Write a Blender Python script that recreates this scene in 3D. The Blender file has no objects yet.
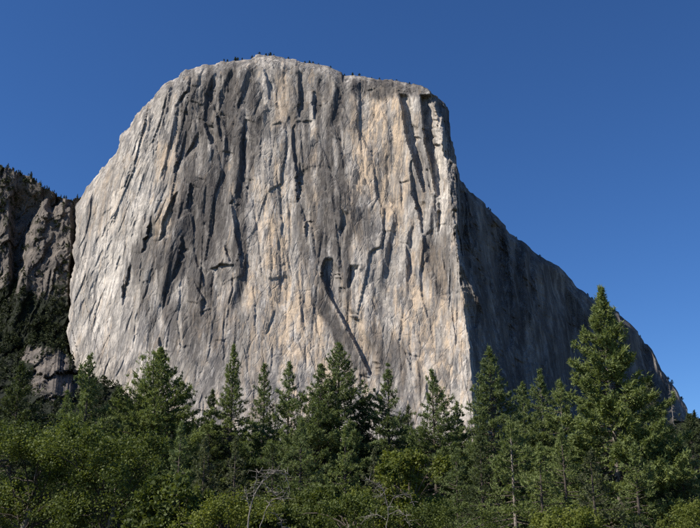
import bpy, math
import numpy as np
from mathutils import Vector

R = math.radians
scene = bpy.context.scene
col = scene.collection

# ------------------------------------------------------------------ camera
PITCH = R(18.0)
F = 845.0                      # focal length in photo pixels (700 wide)
EYE = 1.7
cam_d = bpy.data.cameras.new('camera')
cam = bpy.data.objects.new('camera', cam_d)
col.objects.link(cam)
cam.location = (0, 0, EYE)
cam.rotation_euler = (R(90) + PITCH, 0, 0)
cam_d.sensor_width = 36.0
cam_d.lens = 36.0 * F / 700.0
cam_d.clip_start = 0.5
cam_d.clip_end = 40000
scene.camera = cam

# ------------------------------------------------------------------ sky, sun, exposure
SUN_EL = R(44.0)
SUN_H = Vector((-0.93, -0.37, 0)).normalized()       # towards the sun, on plan
SUN_DIR = Vector((SUN_H.x * math.cos(SUN_EL), SUN_H.y * math.cos(SUN_EL), math.sin(SUN_EL)))
world = bpy.data.worlds.new('World')
scene.world = world
world.use_nodes = True
wn = world.node_tree
bg = wn.nodes['Background']
sky = wn.nodes.new('ShaderNodeTexSky')
sky.sky_type = 'NISHITA'
sky.sun_disc = False
sky.sun_elevation = SUN_EL
sky.sun_rotation = math.atan2(SUN_H.x, SUN_H.y)
sky.altitude = 1300
sky.air_density = 1.0
sky.dust_density = 0.0
sky.ozone_density = 10.0
hs = wn.nodes.new('ShaderNodeHueSaturation')
hs.inputs['Saturation'].default_value = 1.08
hs.inputs['Hue'].default_value = 0.504
wn.links.new(sky.outputs[0], hs.inputs['Color'])
wn.links.new(hs.outputs[0], bg.inputs[0])
bg.inputs[1].default_value = 0.078
sun_d = bpy.data.lights.new('sun', 'SUN')
sun_d.energy = 4.2
sun_d.angle = R(0.53)
sun_d.color = (1.0, 0.94, 0.85)
sun = bpy.data.objects.new('sun', sun_d)
col.objects.link(sun)
sun.rotation_euler = SUN_DIR.to_track_quat('Z', 'Y').to_euler()
scene.view_settings.view_transform = 'Standard'
scene.view_settings.look = 'None'
scene.view_settings.gamma = 1.0
scene.view_settings.exposure = 0.65
scene.cycles.use_denoising = False
scene.cycles.max_bounces = 6
scene.cycles.diffuse_bounces = 3
scene.cycles.transmission_bounces = 3
scene.cycles.transparent_max_bounces = 4

# ------------------------------------------------------------------ helpers
CP, SP = math.cos(PITCH), math.sin(PITCH)

def at(px, py, Y):
    """point at distance Y (world y) that the photo shows at pixel px, py"""
    cx = (np.asarray(px, float) - 350.0) / F
    cy = (264.0 - np.asarray(py, float)) / F
    dy = CP - cy * SP
    dz = SP + cy * CP
    s = np.asarray(Y, float) / dy
    return np.stack([cx * s, dy * s, EYE + dz * s], -1)

def smooth(a, b, x):
    t = np.clip((x - a) / (b - a), 0, 1)
    return t * t * (3 - 2 * t)

def hash2(ix, iy, seed):
    h = (ix.astype(np.int64) * 374761393 + iy.astype(np.int64) * 668265263 + seed * 2147483647 * 7 + 1013904223) & 0xFFFFFFFF
    h = ((h ^ (h >> 13)) * 1274126177) & 0xFFFFFFFF
    h = ((h ^ (h >> 16)) * 2246822519) & 0xFFFFFFFF
    h = h ^ (h >> 15)
    return (h & 0xFFFFFF) / float(0x1000000)

def vnoise(u, v, seed=0):
    iu, iv = np.floor(u), np.floor(v)
    fu, fv = u - iu, v - iv
    fu = fu * fu * fu * (fu * (fu * 6 - 15) + 10)
    fv = fv * fv * fv * (fv * (fv * 6 - 15) + 10)
    a = hash2(iu, iv, seed); b = hash2(iu + 1, iv, seed)
    c = hash2(iu, iv + 1, seed); d = hash2(iu + 1, iv + 1, seed)
    return (a + (b - a) * fu + (c - a) * fv + (a - b - c + d) * fu * fv) * 2 - 1

def fbm(u, v, seed=0, octv=4, gain=0.5):
    r = np.zeros_like(u); amp = 1.0
    for k in range(octv):
        r += amp * vnoise(u, v, seed + 17 * k)
        u = u * 2.03 + 11.3; v = v * 2.03 + 5.7; amp *= gain
    return r

def plates(u, v, seed, off, tu, tv, bias=0.0, K=20.0):
    """broken rock: cells with their own offset and tilt, edges about 1/(2K) of a cell wide"""
    iu, iv = np.floor(u), np.floor(v)
    ds, hs_ = [], []
    for du in (-1, 0, 1):
        for dv in (-1, 0, 1):
            cu, cv = iu + du, iv + dv
            a = u - (cu + 0.1 + 0.8 * hash2(cu, cv, seed))
            b = v - (cv + 0.1 + 0.8 * hash2(cu, cv, seed + 1))
            ds.append((a * a + b * b).astype(np.float32))
            hs_.append((off * (hash2(cu, cv, seed + 2) * 2 - 1) + a * (bias + tu * (hash2(cu, cv, seed + 3) * 2 - 1)) + b * tv * (hash2(cu, cv, seed + 4) * 2 - 1)).astype(np.float32))
    ds = np.stack(ds); w = np.exp(-K * (ds - ds.min(0)))
    return ((w * np.stack(hs_)).sum(0) / w.sum(0)).astype(float)

def np_mesh(name, V, Fc, mat, attrs=None, smooth_shade=False):
    V = np.ascontiguousarray(V, dtype=np.float32).reshape(-1, 3)
    Fc = np.ascontiguousarray(Fc, dtype=np.int32)
    n, k = Fc.shape
    me = bpy.data.meshes.new(name)
    me.vertices.add(len(V)); me.vertices.foreach_set('co', V.ravel())
    me.loops.add(n * k); me.loops.foreach_set('vertex_index', Fc.ravel())
    me.polygons.add(n)
    me.polygons.foreach_set('loop_start', np.arange(0, n * k, k, dtype=np.int32))
    if smooth_shade:
        me.polygons.foreach_set('use_smooth', np.ones(n, dtype=bool))
    for an, data in (attrs or {}).items():
        at_ = me.attributes.new(an, 'FLOAT', 'POINT')
        at_.data.foreach_set('value', np.ascontiguousarray(data, dtype=np.float32).ravel())
    me.update(calc_edges=True)
    if mat: me.materials.append(mat)
    return me

def link(name, me, parent=None, loc=(0, 0, 0)):
    o = bpy.data.objects.new(name, me)
    col.objects.link(o)
    o.location = loc
    if parent: o.parent = parent
    return o

def tag(o, label=None, cat=None, group=None, kind=None):
    if label: o['label'] = label
    if cat: o['category'] = cat
    if group: o['group'] = group
    if kind: o['kind'] = kind
    return o

def grid_faces(nr, nc):
    i = np.arange(nr * nc).reshape(nr, nc)
    return np.stack([i[:-1, :-1], i[:-1, 1:], i[1:, 1:], i[1:, :-1]], -1).reshape(-1, 4)

def tubes(chains, sides=6):
    """chains: list of (points Nx3, radii N) -> verts, quads"""
    Vs, Fs, base = [], [], 0
    ang = np.arange(sides) * 2 * math.pi / sides
    for P, rad in chains:
        P = np.asarray(P, float); rad = np.asarray(rad, float)
        T = np.gradient(P, axis=0); T /= np.linalg.norm(T, axis=1, keepdims=True) + 1e-9
        ref = np.where(np.abs(T[:, 2:3]) > 0.9, [[1.0, 0, 0]], [[0, 0, 1.0]])
        A = np.cross(T, ref); A /= np.linalg.norm(A, axis=1, keepdims=True) + 1e-9
        B = np.cross(T, A)
        ring = P[:, None] + rad[:, None, None] * (A[:, None] * np.cos(ang)[None, :, None] + B[:, None] * np.sin(ang)[None, :, None])
        n = len(P)
        idx = base + np.arange(n * sides).reshape(n, sides)
        nx = np.roll(idx, -1, axis=1)
        Fs.append(np.stack([idx[:-1], nx[:-1], nx[1:], idx[1:]], -1).reshape(-1, 4))
        Vs.append(ring.reshape(-1, 3)); base += n * sides
    return np.concatenate(Vs), np.concatenate(Fs)

# ------------------------------------------------------------------ materials
class NT:
    def __init__(s, name, rough=0.9):
        s.m = bpy.data.materials.new(name); s.m.use_nodes = True
        s.t = s.m.node_tree; s.b = s.t.nodes['Principled BSDF']
        s.b.inputs['Roughness'].default_value = rough
        s.b.inputs['Specular IOR Level'].default_value = 0.25
    def n(s, t, **kw):
        x = s.t.nodes.new(t)
        for k, v in kw.items(): setattr(x, k, v)
        return x
    def l(s, a, b): s.t.links.new(a, b)
    def coord(s, sc=(1, 1, 1), rot=(0, 0, 0)):
        tc = s.n('ShaderNodeTexCoord'); mp = s.n('ShaderNodeMapping')
        s.l(tc.outputs['Object'], mp.inputs['Vector'])
        mp.inputs['Scale'].default_value = sc; mp.inputs['Rotation'].default_value = rot
        return mp.outputs[0]
    def noise(s, vec, scale, detail=4, rough=0.55, dist=0.0):
        x = s.n('ShaderNodeTexNoise')
        x.inputs['Scale'].default_value = scale; x.inputs['Detail'].default_value = detail
        x.inputs['Roughness'].default_value = rough; x.inputs['Distortion'].default_value = dist
        s.l(vec, x.inputs['Vector'])
        return x.outputs['Fac']
    def ramp(s, fac, lo, hi, a=0.0, b=1.0):
        x = s.n('ShaderNodeMapRange'); x.clamp = True
        x.inputs['From Min'].default_value = lo; x.inputs['From Max'].default_value = hi
        x.inputs['To Min'].default_value = a; x.inputs['To Max'].default_value = b
        s.l(fac, x.inputs['Value'])
        return x.outputs[0]
    def math(s, op, a, b):
        x = s.n('ShaderNodeMath', operation=op)
        for i, q in enumerate((a, b)):
            if isinstance(q, (int, float)): x.inputs[i].default_value = q
            else: s.l(q, x.inputs[i])
        return x.outputs[0]
    def mix(s, fac, a, b, mode='MIX'):
        x = s.n('ShaderNodeMix', data_type='RGBA', blend_type=mode)
        for i, q in ((0, fac), (6, a), (7, b)):
            if isinstance(q, (int, float)): x.inputs[i].default_value = q
            elif isinstance(q, tuple): x.inputs[i].default_value = (*q, 1)
            else: s.l(q, x.inputs[i])
        return x.outputs[2]
    def attr(s, name):
        x = s.n('ShaderNodeAttribute'); x.attribute_name = name
        return x.outputs['Fac']
    def bump(s, h, strength=1.0, distance=1.0):
        x = s.n('ShaderNodeBump')
        x.inputs['Strength'].default_value = strength; x.inputs['Distance'].default_value = distance
        s.l(h, x.inputs['Height']); s.l(x.outputs[0], s.b.inputs['Normal'])

def granite():
    g = NT('granite', 0.95)
    g.b.inputs['Specular IOR Level'].default_value = 0.1
    iso = g.coord()
    long_ = g.coord((1, 1, 0.045))         # long vertical water streaks
    mid_ = g.coord((1, 1, 0.14))
    c = g.mix(g.ramp(g.noise(long_, 0.035, 6, 0.65), 0.43, 0.57), (0.172, 0.160, 0.149), (0.385, 0.345, 0.297))
    c = g.mix(g.math('MULTIPLY', g.attr('pale'), g.ramp(g.noise(mid_, 0.035, 6, 0.7), 0.42, 0.52, 0.25, 1)), c, (0.560, 0.505, 0.435))
    c = g.mix(1.0, c, g.ramp(g.attr('patch'), 0.2, 0.8, 0.72, 1.25), 'MULTIPLY')
    s1 = g.ramp(g.noise(long_, 0.085, 5, 0.65), 0.545, 0.59, 0, 0.6)       # dark streaks
    c = g.mix(s1, c, (0.135, 0.128, 0.125))
    s5 = g.ramp(g.noise(long_, 0.22, 3, 0.6), 0.55, 0.62, 0, 0.42)
    c = g.mix(s5, c, (0.16, 0.15, 0.143))
    s2 = g.ramp(g.noise(long_, 0.13, 4, 0.65), 0.57, 0.61, 0, 0.7)   # pale streaks
    c = g.mix(s2, c, (0.48, 0.445, 0.40))
    s6 = g.ramp(g.noise(mid_, 0.06, 6, 0.7), 0.56, 0.60, 0, 0.45)         # rusty stain
    c = g.mix(s6, c, (0.43, 0.33, 0.23))
    tn = g.math('MULTIPLY', g.attr('tan'), g.ramp(g.noise(long_, 0.06, 6, 0.7), 0.46, 0.54, 0.2, 0.95))
    c = g.mix(tn, c, (0.530, 0.408, 0.285))
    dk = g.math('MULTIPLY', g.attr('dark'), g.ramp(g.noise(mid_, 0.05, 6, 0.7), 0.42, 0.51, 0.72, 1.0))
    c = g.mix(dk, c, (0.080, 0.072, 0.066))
    s7 = g.ramp(g.noise(long_, 0.10, 5, 0.65, 0.1), 0.585, 0.61, 0, 0.26)
    c = g.mix(s7, c, (0.44, 0.40, 0.35))
    s3 = g.ramp(g.noise(iso, 0.09, 6, 0.7), 0.48, 0.64, 0, 0.40)          # lichen blotches
    c = g.mix(s3, c, (0.16, 0.15, 0.142))
    g.l(c, g.b.inputs['Base Color'])
    # thin joints and flake edges, below the size the mesh carries
    def joints(sc, zs, width, warp):
        nv = g.n('ShaderNodeTexNoise'); nv.inputs['Scale'].default_value = 0.02; nv.inputs['Detail'].default_value = 4
        g.l(g.coord((1, 1, 0.5)), nv.inputs['Vector'])
        ad = g.n('ShaderNodeVectorMath', operation='MULTIPLY_ADD')
        g.l(nv.outputs['Color'], ad.inputs[0]); ad.inputs[1].default_value = (warp, warp, warp); g.l(g.coord((1, 1, zs)), ad.inputs[2])
        vo = g.n('ShaderNodeTexVoronoi', feature='DISTANCE_TO_EDGE'); vo.inputs['Scale'].default_value = sc
        g.l(ad.outputs[0], vo.inputs['Vector'])
        return g.ramp(vo.outputs['Distance'], 0.0, width)
    j1 = joints(0.035, 0.22, 0.05, 22.0)
    j2 = joints(0.09, 0.30, 0.07, 12.0)
    def facets(sc, zs):
        """flat broken faces: every cell is a little plane with its own tilt (metres)"""
        co = g.coord((1, 1, zs))
        nv = g.n('ShaderNodeTexNoise'); nv.inputs['Scale'].default_value = sc * 0.8; nv.inputs['Detail'].default_value = 3
        g.l(co, nv.inputs['Vector'])
        ad = g.n('ShaderNodeVectorMath', operation='MULTIPLY_ADD')
        g.l(nv.outputs['Color'], ad.inputs[0]); ad.inputs[1].default_value = (0.7 / sc,) * 3; g.l(co, ad.inputs[2])
        vo = g.n('ShaderNodeTexVoronoi', feature='F1'); vo.inputs['Scale'].default_value = sc
        g.l(ad.outputs[0], vo.inputs['Vector'])
        df = g.n('ShaderNodeVectorMath', operation='SUBTRACT'); g.l(ad.outputs[0], df.inputs[0]); g.l(vo.outputs['Position'], df.inputs[1])
        cc = g.n('ShaderNodeVectorMath', operation='SUBTRACT'); g.l(vo.outputs['Color'], cc.inputs[0]); cc.inputs[1].default_value = (0.5, 0.5, 0.5)
        dt = g.n('ShaderNodeVectorMath', operation='DOT_PRODUCT'); g.l(df.outputs[0], dt.inputs[0]); g.l(cc.outputs[0], dt.inputs[1])
        return dt.outputs['Value']
    h = g.math('ADD', g.math('MULTIPLY', facets(0.045, 0.25), 0.6), g.math('MULTIPLY', facets(0.12, 0.35), 0.6))
    h = g.math('ADD', h, g.math('MULTIPLY', g.noise(g.coord((1, 1, 0.35)), 0.3, 5, 0.6), 1.5))
    h = g.math('ADD', h, g.math('ADD', g.math('MULTIPLY', j1, 1.1), g.math('MULTIPLY', j2, 0.6)))
    g.bump(h, 0.85, 1.0)
    return g.m

def dark_rock():
    g = NT('dark_rock', 0.95)
    iso = g.coord()
    c = g.mix(g.ramp(g.noise(iso, 0.03, 6, 0.65), 0.35, 0.65), (0.092, 0.081, 0.073), (0.250, 0.212, 0.175))
    c = g.mix(g.ramp(g.noise(g.coord((1, 1, 0.15)), 0.06, 5, 0.6), 0.55, 0.7, 0, 0.6), c, (0.07, 0.066, 0.066))
    scrub = g.ramp(g.math('ADD', g.noise(iso, 0.02, 6, 0.7), g.math('MULTIPLY', g.attr('scrub'), 0.5)), 0.62, 0.72)
    c = g.mix(scrub, c, (0.018, 0.022, 0.012))
    g.l(c, g.b.inputs['Base Color'])
    g.bump(g.noise(g.coord((1, 1, 0.6)), 0.1, 8, 0.68), 0.9, 10.0)
    return g.m

def ground_mat():
    g = NT('meadow_ground', 1.0)
    iso = g.coord()
    c = g.mix(g.ramp(g.noise(iso, 0.15, 6, 0.6), 0.3, 0.7), (0.075, 0.085, 0.03), (0.15, 0.125, 0.06))
    c = g.mix(g.ramp(g.noise(iso, 2.0, 4, 0.6), 0.45, 0.7, 0, 0.6), c, (0.05, 0.045, 0.025))
    g.l(c, g.b.inputs['Base Color'])
    g.bump(g.noise(iso, 1.5, 6, 0.65), 0.8, 0.15)
    return g.m

def foliage(name, ca, cb, trans=0.3, rough=0.7, spec=0.15):
    g = NT(name, rough)
    g.b.inputs['Specular IOR Level'].default_value = spec
    c = g.mix(g.attr('var'), ca, cb)
    oi = g.n('ShaderNodeObjectInfo')
    c = g.mix(g.math('MULTIPLY', oi.outputs['Random'], 0.3), c, tuple(x * 0.62 for x in ca))
    g.l(c, g.b.inputs['Base Color'])
    tr = g.n('ShaderNodeBsdfTranslucent'); g.l(g.mix(1.0, c, (1.25, 1.25, 0.6), 'MULTIPLY'), tr.inputs['Color'])
    mx = g.n('ShaderNodeMixShader'); mx.inputs[0].default_value = trans
    g.l(g.b.outputs[0], mx.inputs[1]); g.l(tr.outputs[0], mx.inputs[2])
    out = [n for n in g.t.nodes if n.type == 'OUTPUT_MATERIAL'][0]
    g.l(mx.outputs[0], out.inputs['Surface'])
    return g.m

def bark(name, a, b, sc=6.0):
    g = NT(name, 0.95)
    c = g.mix(g.ramp(g.noise(g.coord((1, 1, 0.25)), sc, 5, 0.65), 0.35, 0.65), a, b)
    g.l(c, g.b.inputs['Base Color'])
    g.bump(g.noise(g.coord((1, 1, 0.25)), sc, 5, 0.65), 0.8, 0.05)
    return g.m

M = dict(
    granite=granite(), rock=dark_rock(), ground=ground_mat(),
    pine=foliage('pine_needles', (0.098, 0.134, 0.046), (0.240, 0.276, 0.102)),
    fir=foliage('fir_needles', (0.088, 0.124, 0.050), (0.215, 0.252, 0.106)),
    deep=foliage('dark_fir_needles', (0.042, 0.056, 0.026), (0.092, 0.114, 0.050)),
    grey=foliage('grey_green_needles', (0.075, 0.090, 0.048), (0.150, 0.160, 0.085)),
    oak=foliage('oak_leaves', (0.048, 0.070, 0.018), (0.170, 0.200, 0.054), 0.35, 0.6, 0.2),
    bright=foliage('bright_oak_leaves', (0.095, 0.120, 0.022), (0.220, 0.240, 0.055), 0.35, 0.6, 0.2),
    far=foliage('far_foliage', (0.028, 0.036, 0.018), (0.075, 0.086, 0.040), 0.1, 0.9, 0.1),
    bark=bark('conifer_bark', (0.05, 0.040, 0.033), (0.12, 0.098, 0.08)),
    bark_pale=bark('pale_bark', (0.16, 0.13, 0.11), (0.30, 0.26, 0.22)),
    dead=bark('weathered_dead_wood', (0.13, 0.115, 0.10), (0.27, 0.24, 0.21)),
)

# ------------------------------------------------------------------ ground
n_r, n_a = 60, 96
rr = np.concatenate([[0.0], np.geomspace(4, 26000, n_r - 1)])
aa = np.linspace(0, 2 * math.pi, n_a)
rg, ag = np.meshgrid(rr, aa, indexing='ij')
gx, gy = rg * np.cos(ag), rg * np.sin(ag)
gz = 0.25 * fbm(gx / 22, gy / 22, 5, 3) * smooth(6, 40, rg) - 0.25 * smooth(6, 40, rg)
gz = np.where(rg > 300, gz - 2.0 * smooth(300, 900, rg), gz)
ground = link('ground', np_mesh('ground', np.stack([gx, gy, gz], -1), grid_faces(n_r, n_a), M['ground'], smooth_shade=True))
tag(ground, 'grassy valley floor under the trees', kind='structure')

# ------------------------------------------------------------------ the great granite cliff
def fan_grid(top, bot, nc, nr, jag=0.0, seed=3, pw=1.0, thin=None, keep=None):
    """pixel grid between a skyline and a foot line that share anchors"""
    top = np.asarray(top, float); bx, by = np.asarray(bot, float).T
    seg = np.maximum(np.hypot(*np.diff(top, axis=0).T), np.abs(np.diff(bx)))
    if keep: seg = np.where((top[:-1, 0] < keep[0]) | (top[:-1, 0] >= keep[1]), seg * keep[2], seg)
    if thin: seg = np.where(top[:-1, 0] >= thin, seg * 0.42, seg)
    s = np.concatenate([[0], np.cumsum(seg)]); s /= s[-1]
    q = np.linspace(0, 1, nc)
    tx, ty = np.interp(q, s, top[:, 0]), np.interp(q, s, top[:, 1])
    if jag:
        dx, dy = np.gradient(tx), np.gradient(ty); L = np.hypot(dx, dy)
        nz = fbm(q * 60, q * 0 + 0.5, seed, 4, 0.6) * jag
        nz += 0.8 * jag * np.round(1.4 * vnoise(q * 95, q * 0 + 7.5, seed + 4))
        nz += np.maximum(0, vnoise(q * 160, q * 0 + 3.5, seed + 9)) * jag * 0.8
        nz = nz * np.where((tx > 465) & (tx < 690), 1.7, 1.0)
        e = smooth(0, 0.01, q) * smooth(1, 0.99, q)
        tx, ty = tx + nz * dy / L * e, ty - nz * dx / L * e
    Bx, By = np.interp(q, s, bx), np.interp(q, s, by)
    t = np.linspace(0, 1, nr)[:, None] ** pw
    return tx + (Bx - tx) * t, ty + (By - ty) * t

SKYLINE = [(82, 450), (74, 372), (70, 343), (69, 325), (71, 300), (69, 284), (73, 262), (74, 236), (77, 216), (75, 207),
           (86, 189), (103, 169), (117, 153), (122, 138), (137, 114), (157, 93), (163, 85), (182, 74), (206, 64), (224, 61),
           (251, 58.5), (257, 55), (268, 57), (282, 58), (294, 60.5), (312, 64), (328, 67), (345, 75), (368, 77), (389, 80),
           (407, 82), (421, 87), (437, 95.5), (445, 104), (448.6, 117), (451, 137), (456, 164), (467, 190), (494, 213),
           (511, 231), (536, 254), (560, 269), (578, 287), (592, 298), (617, 313), (632, 325), (647, 343), (661, 367),
           (676, 391), (687, 414), (705, 450), (722, 485)]
FOOT_X = [82, 92, 104, 112, 120, 127, 135, 143, 150, 154, 162, 171, 178, 184, 194, 206, 213, 227, 242, 255,
          275, 282, 290, 300, 309, 323, 336, 350, 370, 388, 404, 417, 432, 443, 452, 462, 475, 490, 510,
          525, 546, 567, 585, 598, 622, 637, 652, 668, 681, 692, 709, 724]
FOOT = [(x, 505) for x in FOOT_X]
PX, PY = fan_grid(SKYLINE, FOOT, 840, 490, 1.3, 3, 1.0, 467)

def nose_x(py):
    return np.interp(py, [60, 95, 115, 140, 165, 190, 220, 280, 350, 415, 505],
                         [429, 431, 436, 441, 445, 449, 453, 461, 469, 474, 483])

def nose_wobble(py):
    return 2.2 * fbm(py / 22, py * 0 + 0.5, 401, 4, 0.6) + 1.2 * np.round(1.3 * vnoise(py / 9, py * 0 + 0.5, 402))

def cliff_depth(px, py):
    up = np.clip((480 - py) / 420, 0, 1.05)             # 0 at foot, 1 at top
    Yn = 1500 + 190 * up + 60 * up ** 3 - 80 * (1 - up) ** 4
    d = px - nose_x(py)
    d = (d - nose_wobble(py) * np.exp(-np.abs(d) / 9)) * 1.85
    left = np.maximum(-d, 0); right = np.maximum(d, 0)
    Y = Yn + 0.20 * left + 0.00125 * np.maximum(left - 390, 0) ** 2
    Y += 36 * (1 - np.exp(-left / 55))                                # rounded prow
    Y += 130 * (1 - np.exp(-right / 70)) + 0.72 * np.minimum(right, 285) + 0.28 * np.maximum(right - 285, 0)
    return Y

GX, GY, REL = PX.ravel(), PY.ravel(), np.zeros(PX.size)

crng = np.random.default_rng(42)
CRACK_DARK = np.zeros(PX.size)

def crack(pts, w, ramp=None, dark=0.85, soft=1.2, widths=None):
    """right-facing corner: rock swells up to the line, drops back behind it and rises again after w photo pixels"""
    p = np.asarray(pts, float)
    ramp = ramp or (4 + 1.6 * w)
    y0, y1 = p[0, 1], p[-1, 1]
    L = max(y1 - y0, 6)
    k = np.flatnonzero((GY > y0 - 3) & (GY < y1 + 3) & (GX > p[:, 0].min() - ramp - 5) & (GX < p[:, 0].max() + 1.6 * w + 7))
    X, Y_ = GX[k], GY[k]
    nk = max(4, int(L / 4.5)); ky = np.sort(np.concatenate([[y0 - 2, y1 + 2], crng.uniform(y0, y1, nk)]))
    xl = np.interp(Y_, p[:, 1], p[:, 0]) + np.interp(Y_, ky, crng.normal(0, (0.3 + 0.10 * w) * (0.3 if widths else 1.0), nk + 2))
    wv_ = np.interp(Y_, ky, crng.uniform(0.35, 1.6, nk + 2))
    a, b = crng.uniform(0.15, 0.45), crng.uniform(0.12, 0.4)
    e = np.clip((Y_ - y0 + 1) / (a * L), 0, 1) * np.clip((y1 + 1 - Y_) / (b * L), 0, 1)
    d = X - xl
    wm = w * 1.9 * dark * (0.35 + 0.65 * e) * smooth(0, 0.15, e)
    if widths: wv_ = wv_ * 0.4 + 0.6; e = np.interp(Y_, p[:, 1], np.asarray(widths) / w)
    if widths: wm = w * 1.9 * dark * (0.3 + 0.7 * np.minimum(e, 1)) * smooth(y0 - 2, y0 + 2, Y_) * smooth(y1 + 2, y1 - 2, Y_)
    ww = np.maximum(1.15 * w * wv_ * e, 0.3)
    left = np.where(d <= 0, np.clip(1 + d / ramp, 0, 1), 0) * 0.35 * wm
    fl, rs = (0.7, 0.3) if widths else (0.3, 0.75)
    rt = np.where(d > 0, np.where(d < soft, 0.35 - 1.1 * d / soft, -0.75 * np.clip(1 - np.maximum(d - soft - fl * ww, 0) / (ww * rs + 0.8), 0, 1)), 0) * wm
    REL[k] += left + rt

def roof(pts, w, dep=None):
    """overhang: rock above the line stands proud, rock below is set back"""
    p = np.asarray(pts, float)
    x0, x1 = p[0, 0], p[-1, 0]; L = x1 - x0
    k = np.flatnonzero((GX > x0 - 2) & (GX < x1 + 2) & (GY > p[:, 1].min() - 10 - 2 * w) & (GY < p[:, 1].max() + 5 + 2 * w))
    X, Y_ = GX[k], GY[k]
    yl = np.interp(X, p[:, 0], p[:, 1]) + 1.2 * vnoise(X * 0.3, X * 0 + p[0, 1], 9)
    e = np.sqrt(smooth(x0 - 1, x0 + 0.25 * L, X) * smooth(x1 + 1, x1 - 0.25 * L, X))
    d = Y_ - yl
    wm = (dep or w) * 1.9
    up = np.where(d <= 0, np.clip(1 + d / (6 + 2 * w), 0, 1) ** 1.5, 0) * 0.6 * wm
    dn = np.where(d > 0, np.where(d < 1.2, 0.6 - 1.1 * d / 1.2, -0.5 * np.clip(1 - (d - 1.2) / (w * 1.8), 0, 1)), 0) * wm
    REL[k] += e * (up + dn)

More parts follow.
